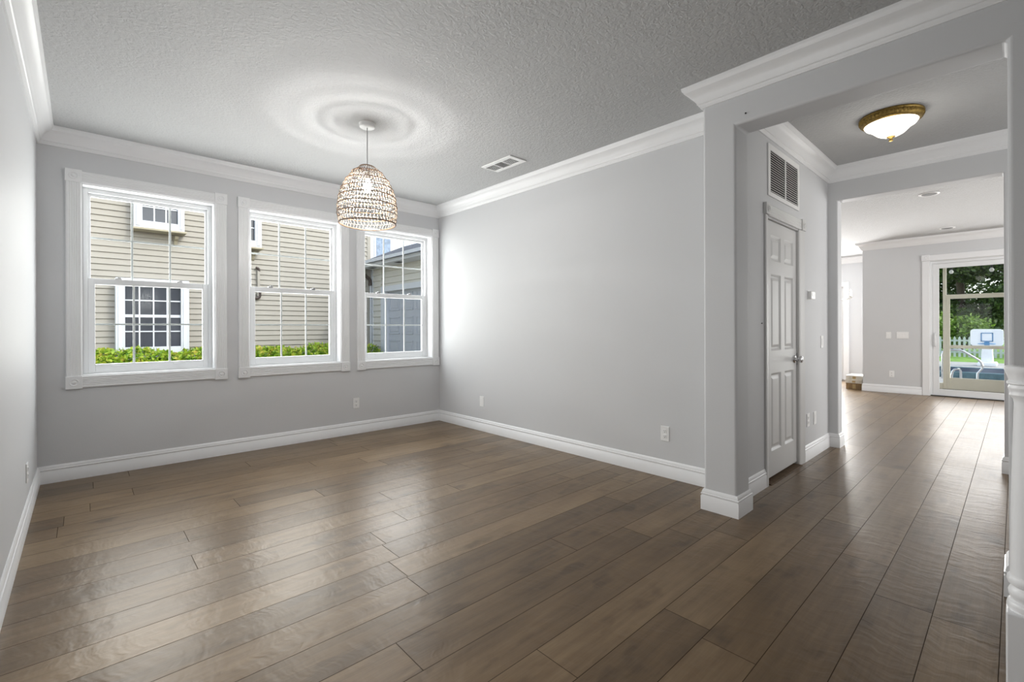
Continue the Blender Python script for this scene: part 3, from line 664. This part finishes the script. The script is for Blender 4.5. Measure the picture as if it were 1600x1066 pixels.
for k in range(6):
    a = 2 * PI * k / 6 + 1.2; c, s = math.cos(a), math.sin(a)
    P_ = lambda r, z: (CH.x + r * c, CH.y + r * s, z)
    b = MB(); b.tube([P_(0.02, 1.84), P_(0.10, 1.79), P_(0.20, 1.755), P_(0.29, 1.765), P_(0.335, 1.80)], 0.007, 8); b.lathe([(0.006, 1.795), (0.035, 1.805), (0.036, 1.812), (0.012, 1.815)], P_(0.335, 0), 16); arm = b.build('arm', M_CHM, C4, smooth=True)
    b = MB(); b.lathe([(0.012, 1.812), (0.012, 1.90), (0.010, 1.905)], P_(0.335, 0), 14); b.build('candle_sleeve', M_WHTC, arm, smooth=True)
    b = MB(); b.lathe([(0.005, 1.905), (0.014, 1.925), (0.012, 1.945), (0.0, 1.975)], P_(0.335, 0), 14); b.build('bulb', M_WHTC, arm, smooth=True)

# ================================================================ outside: neighbouring house
M_SIDE = mat('cream_lap_siding', (0.325, 0.302, 0.258), 0.6, var=0.04, vscale=2)
M_GSIDE = mat('pale_garage_siding', (0.58, 0.56, 0.50), 0.6, var=0.04, vscale=2)
M_NTRIM = mat('white_house_trim', (0.60, 0.62, 0.65), 0.45, var=0.02)
M_NGLASS = mat('dark_window_glass', (0.030, 0.034, 0.045), 0.16, var=0.3, vscale=1.2, spec=0.6)
M_BROWN = mat('dark_brown_gutter', (0.045, 0.030, 0.024), 0.45, var=0.15)
M_ROOF = mat('grey_roof_shingle', (0.10, 0.105, 0.12), 0.85, var=0.5, vscale=9, bump=0.5, bscale=25)
M_CORB = mat('tan_corbel', (0.36, 0.32, 0.23), 0.7, var=0.1)
GZ = -0.25
YN = 12.0
NH = empty('neighbor_house', (2.0, YN, GZ)); tag(NH, 'cream lap-sided house with white windows and attached garage outside the dining windows', 'house')
def lap_wall(along, a0, a1, fixed, z0, z1, sgn, lap=0.118):
    """lap siding as a sawtooth sheet, backed by a wall; along 'x' faces -y, along 'y' faces -x"""
    n = int(round((z1 - z0) / lap)); pts = [(fixed + 0.15, z0), (fixed, z0)]
    for k in range(n):
        z = z0 + k * lap; pts += [(fixed - 0.028, z - 0.002), (fixed - 0.028, z + 0.004), (fixed - 0.004, z + lap - 0.006), (fixed + 0.006, z + lap - 0.004)]
    pts += [(fixed + 0.15, z0 + n * lap)]
    b = MB(); b.prism(pts, 'x' if along == 'x' else 'y', a0, a1)
    return b
lap_wall('x', -9.0, 5.74, YN, GZ, 6.6, 1).build('wall', M_SIDE, NH)
b = MB(); b.box(5.70, 5.80, YN - 0.03, YN + 0.1, GZ, 6.6); b.build('corner_board', M_SIDE, NH)
def nbr_window(x0, x1, z0, z1, gx0, gx1, gz0, gz1, cols, rows, p):
    y0 = YN - p
    b = MB()
    b.frame('y', x0, x1, z0, z1, gx0 - x0, x1 - gx1, gz0 - z0, z1 - gz1, y0, YN)
    s = 0.035
    b.box(x0 + s, gx0 - s, y0 - 0.02, y0, z0 + s, z1 - s); b.box(gx1 + s, x1 - s, y0 - 0.02, y0, z0 + s, z1 - s)
    W_ = b.build('window', M_NTRIM, NH, bevel=0.006)
    b = MB(); b.box(gx0 - 0.005, gx1 + 0.005, y0 + 0.09, y0 + 0.11, gz0 - 0.005, gz1 + 0.005); b.build('pane', M_NGLASS, W_)
    b = MB(); mw = 0.012
    for k in range(1, cols): q = gx0 + (gx1 - gx0) * k / cols; b.box(q - mw, q + mw, y0 + 0.07, y0 + 0.091, gz0, gz1)
    for k in range(1, rows): q = gz0 + (gz1 - gz0) * k / rows; h = 0.028 if k == rows // 2 else mw; b.box(gx0, gx1, y0 + 0.068, y0 + 0.091, q - h, q + h)
    b.build('muntin', M_NTRIM, W_)
    return W_
nbr_window(0.470, 1.640, 0.60, 2.19, 0.612, 1.50, 0.84, 2.07, 4, 4, 0.32)
wB = nbr_window(0.745, 1.565, 3.20, 4.95, 0.880, 1.455, 3.345, 4.80, 3, 5, 0.32)
wC = nbr_window(2.22, 3.02, 3.04, 4.80, 2.35, 2.885, 3.19, 4.66, 3, 5, 0.32)
for (x0, x1, zz) in ((0.745, 1.565, 3.20), (2.22, 3.02, 3.04)):
    b = MB(); b.box(x0 - 0.03, x1 + 0.03, YN - 0.36, YN, zz - 0.035, zz - 0.002)
    b.build('window_ledge', M_CORB, NH)
    for cx in (x1 - 0.12,):
        b = MB(); b.prism([(YN - 0.24, zz - 0.09), (YN, zz - 0.09), (YN, zz - 0.28), (YN - 0.06, zz - 0.24), (YN - 0.10, zz - 0.17), (YN - 0.2, zz - 0.14)], 'x', cx - 0.03, cx + 0.03); b.build('corbel', M_CORB, NH)
# downspout with dark elbows
b = MB(); b.box(2.985, 3.035, YN - 0.10, YN - 0.04, 1.95, 2.54); b.build('downspout', M_SIDE, NH)
b = MB(); b.tube([(2.955, YN - 0.08, 2.61), (3.00, YN - 0.08, 2.60), (3.022, YN - 0.08, 2.57), (3.022, YN - 0.08, 2.53)], 0.028, 8); b.build('elbow', M_BROWN, NH, smooth=True)
b = MB(); b.tube([(3.03, YN - 0.08, 2.06), (3.03, YN - 0.08, 1.96), (3.02, YN - 0.08, 1.925), (2.98, YN - 0.08, 1.905), (2.80, YN - 0.08, 1.90)], 0.036, 8); b.build('elbow', M_BROWN, NH, smooth=True)
# garage wing
XG = 5.86; GY0, GY1 = 8.6, 11.26
lap_wall('y', 11.46, YN + 0.15, XG, GZ, 2.95, -1, 0.16).build('garage_wall', M_GSIDE, NH)
b2 = lap_wall('y', 6.6, 8.46, XG, GZ, 2.95, -1, 0.16); b2.build('garage_wall', M_GSIDE, NH)
lap_wall('y', 8.46, 11.46, XG, 2.21, 2.95, -1, 0.16).build('garage_wall', M_GSIDE, NH)
b = MB(); b.box(XG - 0.045, XG + 0.02, YN - 0.09, YN + 0.02, GZ, 2.9); b.build('corner_board', M_NTRIM, NH)
b = MB(); b.frame('x', 8.46, 11.46, GZ, 2.3, GY0 - 8.46, 11.46 - GY1, 0.01, 0.14, XG - 0.03, XG + 0.12); b.build('garage_door_trim', M_NTRIM, NH, bevel=0.006)
M_GD = mat('pale_blue_grey_garage_door', (0.43, 0.45, 0.49), 0.5, var=0.03)
b = MB(); b.box(XG + 0.09, XG + 0.14, GY0, GY1, GZ, 2.18)
for r in range(4):
    for c in range(4):
        a0 = GY0 + (GY1 - GY0) * c / 4 + 0.07; a1 = GY0 + (GY1 - GY0) * (c + 1) / 4 - 0.07; q0 = GZ + 0.607 * r + 0.08; q1 = GZ + 0.607 * (r + 1) - 0.08
        b.box(XG + 0.078, XG + 0.09, a0, a1, q0, q0 + 0.03); b.box(XG + 0.078, XG + 0.09, a0, a1, q1 - 0.03, q1); b.box(XG + 0.078, XG + 0.09, a0, a0 + 0.03, q0, q1); b.box(XG + 0.078, XG + 0.09, a1 - 0.03, a1, q0, q1)
        b.box(XG + 0.082, XG + 0.09, a0 + 0.07, a1 - 0.07, q0 + 0.07, q1 - 0.07)
b.build('garage_door', M_GD, NH, bevel=0.004)
b = MB(); b.prism([(5.50, 2.84), (5.50, 2.95), (7.05, 3.64), (9.2, 2.7), (9.2, 2.6), (7.05, 3.5), (5.9, 2.84)], 'y', 6.3, YN + 0.4); b.build('garage_roof', M_ROOF, NH)
b = MB(); b.box(5.47, 5.51, 6.3, YN - 0.06, 2.80, 2.955); b.box(5.50, XG, 6.3, YN - 0.06, 2.80, 2.825); b.box(5.38, 5.47, 6.3, YN - 0.06, 2.86, 2.875); b.box(5.38, 5.39, 6.3, YN - 0.06, 2.86, 2.955); b.build('eave', M_NTRIM, NH)
for yy in (11.55, 10.15, 8.7):
    b = MB(); b.box(5.58, 5.72, yy - 0.12, yy + 0.12, 2.796, 2.801); b.build('soffit_vent', M_SLOT, NH)
b = MB(); b.tube([(5.44, 11.86, 2.86), (5.44, 11.86, 2.76), (5.50, 11.87, 2.70), (5.70, 11.90, 2.56), (5.76, 11.92, 2.50), (5.76, 11.92, 2.36)], 0.045, 8); b.build('elbow', M_BROWN, NH, smooth=True)
b = MB(); b.box(5.755, 5.785, 11.90, 11.94, GZ, 2.42); b.build('downspout', M_NTRIM, NH)

# distant white house seen over the garage roof
M_WHS = mat('bright_white_siding', (0.80, 0.82, 0.84), 0.6, var=0.03)
FH = empty('white_house', (12.0, 28, GZ)); tag(FH, 'white two-storey house beyond the garage roof through the right window', 'house')
lap_wall('x', 7.0, 15.6, 28.0, GZ, 8.2, 1, 0.2).build('wall', M_WHS, FH)
for (a, c, z0, z1) in ((10.2, 11.2, 5.0, 6.6), (12.0, 13.0, 5.0, 6.6), (13.9, 14.9, 4.6, 7.2), (12.0, 13.0, 1.2, 2.9)):
    b = MB(); b.box(a - 0.12, c + 0.12, 27.9, 28.0, z0 - 0.12, z1 + 0.12); wq = b.build('window', M_NTRIM, FH)
    b = MB(); b.box(a, c, 27.88, 27.91, z0, z1); b.build('pane', mat('sky_blue_glass', (0.16, 0.22, 0.32), 0.1, var=0.3), wq)
b = MB(); b.prism([(6.6, 8.2), (16.0, 8.2), (11.3, 11.0)], 'y', 27.5, 36); b.build('roof', M_ROOF, FH)

# grass and paving
M_GRASS = mat('lawn', (0.20, 0.36, 0.06), 0.9, var=0.35, vscale=3, bump=0.5, bscale=80)
M_DIRT = mat('pale_gravel', (0.50, 0.46, 0.40), 0.9, var=0.2, vscale=30)
b = MB(); b.box(-20, 40, 5.3, 45, GZ - 0.2, GZ); struct('ground_side', b, M_DIRT)
b = MB(); b.box(12.75, 24.0, -30, 5.3, GZ - 0.2, GZ + 0.13); struct('ground_pool_deck', b, mat('pale_pool_deck', (0.42, 0.41, 0.38), 0.8, var=0.08))
b = MB(); b.box(24.0, 80, -60, 60, GZ - 0.2, GZ + 0.10); struct('ground_lawn', b, M_GRASS)

# hedge: leaves nobody could count
def leaves(b, n, sampler, size, rng):
    for _ in range(n):
        c = Vector(sampler()); L_ = size * rng.uniform(0.6, 1.25)
        d = Vector((rng.gauss(0, 1), rng.gauss(0, 1), rng.gauss(0.35, 0.8))); d.normalize()
        s = d.cross(Vector((rng.gauss(0, 1), rng.gauss(0, 1), rng.gauss(0, 1)))); s.normalize(); u = d.cross(s)
        wv = s * L_ * 0.26
        b.add([c, c + d * L_ * 0.5 + wv + u * L_ * 0.06, c + d * L_, c + d * L_ * 0.5 - wv + u * L_ * 0.06], [(0, 1, 2), (0, 2, 3)])
def leaf_mat(name, c1, c2, c3):
    m = mat(name, c1, 0.5); t = m.node_tree; p = t.nodes['Principled BSDF']
    tc = t.nodes.new('ShaderNodeTexCoord'); n = t.nodes.new('ShaderNodeTexNoise'); n.inputs['Scale'].default_value = 9; n.inputs['Detail'].default_value = 5
    t.links.new(tc.outputs['Object'], n.inputs['Vector']); r = t.nodes.new('ShaderNodeValToRGB')
    r.color_ramp.elements[0].position = 0.35; r.color_ramp.elements[0].color = c1 + (1,); r.color_ramp.elements[1].position = 0.68; r.color_ramp.elements[1].color = c3 + (1,)
    e = r.color_ramp.elements.new(0.52); e.color = c2 + (1,)
    t.links.new(n.outputs[0], r.inputs[0]); t.links.new(r.outputs[0], p.inputs['Base Color'])
    p.inputs['Subsurface Weight'].default_value = 0.0
    tl = t.nodes.new('ShaderNodeBsdfTranslucent'); t.links.new(r.outputs[0], tl.inputs[0]); mx = t.nodes.new('ShaderNodeMixShader'); mx.inputs[0].default_value = 0.3
    out = t.nodes['Material Output']; t.links.new(p.outputs[0], mx.inputs[1]); t.links.new(tl.outputs[0], mx.inputs[2]); t.links.new(mx.outputs[0], out.inputs[0])
    return m
rng = random.Random(11)
def hedge_pt():
    x = rng.uniform(-3.5, 5.72); a = rng.uniform(-0.15, 1) * PI; q = rng.uniform(0.75, 1.0)
    top = 0.66 + 0.04 * math.sin(x * 3.1) + 0.03 * math.sin(x * 7.7 + 1)
    if rng.random() < 0.35: return (x, 11.28 + rng.uniform(-0.1, 0.05), rng.uniform(-0.1, top))
    return (x, 11.55 - 0.36 * q * math.cos(a), top - 0.18 + 0.30 * q * math.sin(a))
HG = empty('hedge', (1.1, 11.55, GZ)); tag(HG, 'clipped green hedge with yellow-red tips along the neighbouring house', 'hedge')
b = MB(); leaves(b, 15000, hedge_pt, 0.095, rng); b.build('foliage', leaf_mat('hedge_leaf', (0.10, 0.24, 0.015), (0.38, 0.54, 0.045), (0.62, 0.52, 0.09)), HG, kind='stuff')
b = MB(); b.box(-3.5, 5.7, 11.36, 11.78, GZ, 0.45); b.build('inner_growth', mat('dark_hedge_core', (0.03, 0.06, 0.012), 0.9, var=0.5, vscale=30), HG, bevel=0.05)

# ================================================================ outside: back yard through the sliding door
M_TAN = mat('tan_aluminium', (0.82, 0.76, 0.64), 0.5, var=0.03)
b = MB(); b.box(10.88, 13.1, -6.0, 1.78, 2.78, 2.9); struct('patio_sun_block', b, M_CEIL)  # unseen cover added to keep the sun out of the sliding door
b = MB(); b.box(10.88, 12.75, -6.0, 1.797, GZ, -0.05); struct('floor_patio', b, mat('patio_concrete', (0.45, 0.43, 0.40), 0.8))
SE = empty('screen_enclosure', (12.15, 0.7, -0.05)); tag(SE, 'tan aluminium screen enclosure frame just outside the sliding glass door', 'enclosure')
def bar(nm, y0, y1, z0, z1, x0=12.12, x1=12.18): b = MB(); b.box(x0, x1, y0, y1, z0, z1); b.build(nm, M_TAN, SE, bevel=0.004)
bar('post', 0.905, 0.955, -0.05, 2.78); bar('post', -1.75, -1.70, -0.05, 2.78)
bar('door_post', 0.857, 0.904, -0.05, 1.795, 12.12, 12.17)
bar('top_rail', -1.70, 0.857, 1.715, 1.795); bar('chair_rail', -1.70, 0.857, 0.775, 0.835, 12.13, 12.17)
bar('kick_plate', -1.70, 0.857, -0.04, 0.215, 12.13, 12.15)
bar('sill', -1.70, 1.005, -0.05, -0.005, 12.10, 12.20); bar('sole_block', 0.957, 1.03, -0.05, 0.11, 12.08, 12.2)
# string light bulbs
SL = empty('string_light', (13.0, 0.5, 2.55)); tag(SL, 'string of clear glass bulbs on a dark cord outside the sliding door', 'string light')
b = MB(); b.tube([(12.85, 1.78, 2.60), (12.85, 1.3, 2.44), (12.85, 0.885, 2.385), (12.85, 0.318, 2.375), (12.85, -0.4, 2.42), (12.85, -1.2, 2.6)], 0.006, 6); b.build('cord', M_SLOT, SL, smooth=True)
M_CLEAR = mat('clear_bulb_glass', (0.80, 0.82, 0.80), 0.1, var=0.05)
for yy, zz in ((0.885, 2.375), (0.318, 2.365), (-0.4, 2.41)):
    b = MB(); b.lathe([(0.012, 0.01), (0.014, -0.045), (0.0, -0.046)], (12.85, yy, zz), 12); sb = b.build('lamp_socket', M_SLOT, SL, smooth=True)
    b = MB(); b.lathe([(0.012, -0.045), (0.034, -0.075), (0.036, -0.095), (0.022, -0.12), (0.0, -0.126)], (12.85, yy, zz), 14); b.build('bulb', M_CLEAR, sb, smooth=True)
# pool
M_WATER = mat('dark_blue_pool_water', (0.012, 0.02, 0.05), 0.35, var=0.2, vscale=2, bump=0.08, bscale=4, spec=0.15)
M_TILE = mat('blue_green_pool_tile', (0.10, 0.18, 0.21), 0.3, var=0.2, vscale=8)
PO = empty('pool', (17.8, -1.7, -0.12)); tag(PO, 'raised spa pool with dark water and blue-green tile rim in the yard', 'pool')
b = MB(); b.box(16.45, 16.65, -6, 2.6, -0.12, 0.03); b.box(18.9, 19.1, -6, 2.6, -0.12, 0.0); b.box(16.45, 19.1, 2.6, 2.8, -0.12, 0.03); b.box(16.45, 19.1, -6.2, -6, -0.12, 0.02); b.build('rim', M_TILE, PO, bevel=0.01)
b = MB(); b.box(16.64, 18.91, -6.0, 2.6, -0.12, -0.01); b.build('water', M_WATER, PO)
def rail(pts, lab):
    b = MB(); b.tube(pts, 0.024, 10); o = b.build('pool_handrail', M_CHROME, origin=pts[0], smooth=True); return tag(o, lab, 'handrail', 'pool handrails')
rail([(16.0, 1.275, -0.12), (16.0, 1.275, 0.48), (16.0, 1.255, 0.56), (16.0, 1.20, 0.60), (16.0, 1.135, 0.606), (16.0, 0.96, 0.608), (16.0, 0.90, 0.585), (16.0, 0.62, 0.372), (16.0, 0.575, 0.31), (16.0, 0.556, 0.24), (16.0, 0.565, 0.165), (16.0, 0.60, 0.115), (16.0, 0.64, 0.05), (16.0, 0.65, -0.12)], 'long sloping chrome handrail beside the pool')
rail([(15.0, 1.036, -0.12), (15.0, 1.034, 0.05), (15.0, 1.015, 0.14), (15.0, 0.985, 0.185), (15.0, 0.945, 0.20), (15.15, 0.92, 0.195), (15.35, 0.90, 0.14), (15.4, 0.90, 0.0), (15.4, 0.90, -0.12)], 'short curved chrome grab rail at the pool corner')
# basketball hoop
BH = empty('basketball_hoop', (22.1, 0.655, -0.12)); tag(BH, 'white poolside basketball hoop with blue-edged target square', 'basketball hoop')
M_WP = mat('white_polyethylene', (0.86, 0.87, 0.87), 0.4, var=0.03); M_BLUE = mat('blue_plastic', (0.06, 0.22, 0.42), 0.4)
def rrect(y0, y1, z0, z1, r, k=6):
    pts = []
    for cy, cz, a0 in ((y1 - r, z1 - r, 0), (y0 + r, z1 - r, 90), (y0 + r, z0 + r, 180), (y1 - r, z0 + r, 270)):
        for q in range(k + 1): a = math.radians(a0 + 90 * q / k); pts.append((cy + r * math.cos(a), cz + r * math.sin(a)))
    return pts
hx = 21.9
b = MB(); b.prism(rrect(0.28, 1.05, 0.555, 1.105, 0.09), 'x', hx, hx + 0.05); bbd = b.build('backboard', M_WP, BH, bevel=0.01)
b = MB(); ya, yb, za, zb = 0.515, 0.80, 0.70, 0.985; t = 0.022
b.box(hx - 0.012, hx, ya, yb, zb - t, zb); b.box(hx - 0.012, hx, ya, yb, za, za + t); b.box(hx - 0.012, hx, ya, ya + t, za, zb); b.box(hx - 0.012, hx, yb - t, yb, za, zb); b.build('target_square', M_BLUE, bbd)
b = MB(); b.tube([(hx - 0.24 + 0.2 * math.cos(a), 0.657 + 0.2 * math.sin(a), 0.63) for a in [2 * PI * q / 24 for q in range(24)]], 0.012, 8, closed=True); b.box(hx - 0.06, hx, 0.60, 0.72, 0.58, 0.69); b.build('rim', M_BLUE, BH, smooth=True)
b = MB(); b.prism([(0.50, -0.12), (0.81, -0.12), (0.78, 0.56), (0.53, 0.56)], 'x', hx + 0.02, hx + 0.30); b.build('pedestal', M_WP, BH, bevel=0.03)
b = MB(); b.prism(rrect(0.42, 0.89, -0.12, 0.01, 0.05), 'x', hx - 0.15, hx + 0.7); b.build('base', M_WP, BH, bevel=0.03)
# picket fence
M_PICK = mat('weathered_white_picket', (0.50, 0.53, 0.52), 0.7, var=0.1)
PF = empty('picket_fence', (28, 0, -0.15)); tag(PF, 'white picket fence across the lawn behind the basketball hoop', 'fence')
for k in range(44):
    y = -2.2 + 0.155 * k; b = MB(); b.prism([(y - 0.04, -0.12), (y + 0.04, -0.12), (y + 0.04, 0.70), (y, 0.78), (y - 0.04, 0.70)], 'x', 27.98, 28.0); b.build('picket', M_PICK, PF)
for z in (0.05, 0.55): b = MB(); b.box(28.0, 28.04, -2.4, 4.7, z, z + 0.08); b.build('rail', M_PICK, PF)
# trees and shrubs behind the fence
def tree(name, x, y, h, rad, n, m, lab, zc, trunk=0.16, size=0.26, cat='tree', grp=None):
    rg = random.Random(hash((int(x * 10), int(y * 10))) & 0xffff)
    o = empty(name, (x, y, -0.15)); tag(o, lab, cat, grp)
    if trunk:
        b = MB(); b.tube([(x, y, -0.2), (x + 0.05, y - 0.04, h * 0.25), (x - 0.04, y + 0.08, h * 0.5), (x, y, h * 0.8)], trunk, 10); b.build('trunk', mat('bark', (0.10, 0.075, 0.05), 0.9, var=0.3, vscale=20), o, smooth=True)
    blobs = [(rg.gauss(0, 0.45) * rad, rg.gauss(0, 0.45) * rad, rg.uniform(zc, h) - 0.0) for _ in range(26)]
    def s():
        bx, by, bz = rg.choice(blobs); d = Vector((rg.gauss(0, 1), rg.gauss(0, 1), rg.gauss(0, 1))); d.normalize(); q = rad * 0.40 * rg.random() ** 0.4
        return (x + bx + d.x * q, y + by + d.y * q, max(0.05, bz + d.z * q * 0.8))
    b = MB(); leaves(b, n, s, size, rg); b.build('crown', m, o)
M_LEAF = leaf_mat('tree_leaf', (0.025, 0.055, 0.012), (0.06, 0.11, 0.02), (0.13, 0.19, 0.035))
M_LEAF2 = leaf_mat('shrub_leaf', (0.07, 0.14, 0.02), (0.17, 0.29, 0.04), (0.30, 0.42, 0.07))
tree('oak_tree', 36.0, 9.6, 8.0, 2.4, 7000, M_LEAF, 'dark leafy tree behind the fence at the left of the sliding door view', 1.6, grp='trees beyond the lawn')
tree('oak_tree', 34.5, 2.0, 8.5, 3.0, 32000, M_LEAF, 'dark leafy tree directly behind the basketball hoop', 0.7, grp='trees beyond the lawn')
tree('oak_tree', 36.0, -6.2, 8.0, 2.6, 6000, M_LEAF, 'dark leafy tree beyond the right edge of the sliding door', 1.6, grp='trees beyond the lawn')
tree('shrub', 30.0, 2.0, 1.5, 1.1, 2200, M_LEAF2, 'bright green shrub behind the picket fence left of the hoop', 0.3, trunk=0, size=0.22, cat='shrub', grp='shrubs behind the fence')
tree('shrub', 30.0, -0.9, 1.3, 1.1, 1500, M_LEAF2, 'bright green shrub behind the picket fence right of the hoop', 0.3, trunk=0, size=0.22, cat='shrub', grp='shrubs behind the fence')
tree('shrub', 30.0, 5.2, 1.5, 1.2, 1500, M_LEAF2, 'bright green shrub at the left end of the picket fence', 0.3, trunk=0, size=0.22, cat='shrub', grp='shrubs behind the fence')
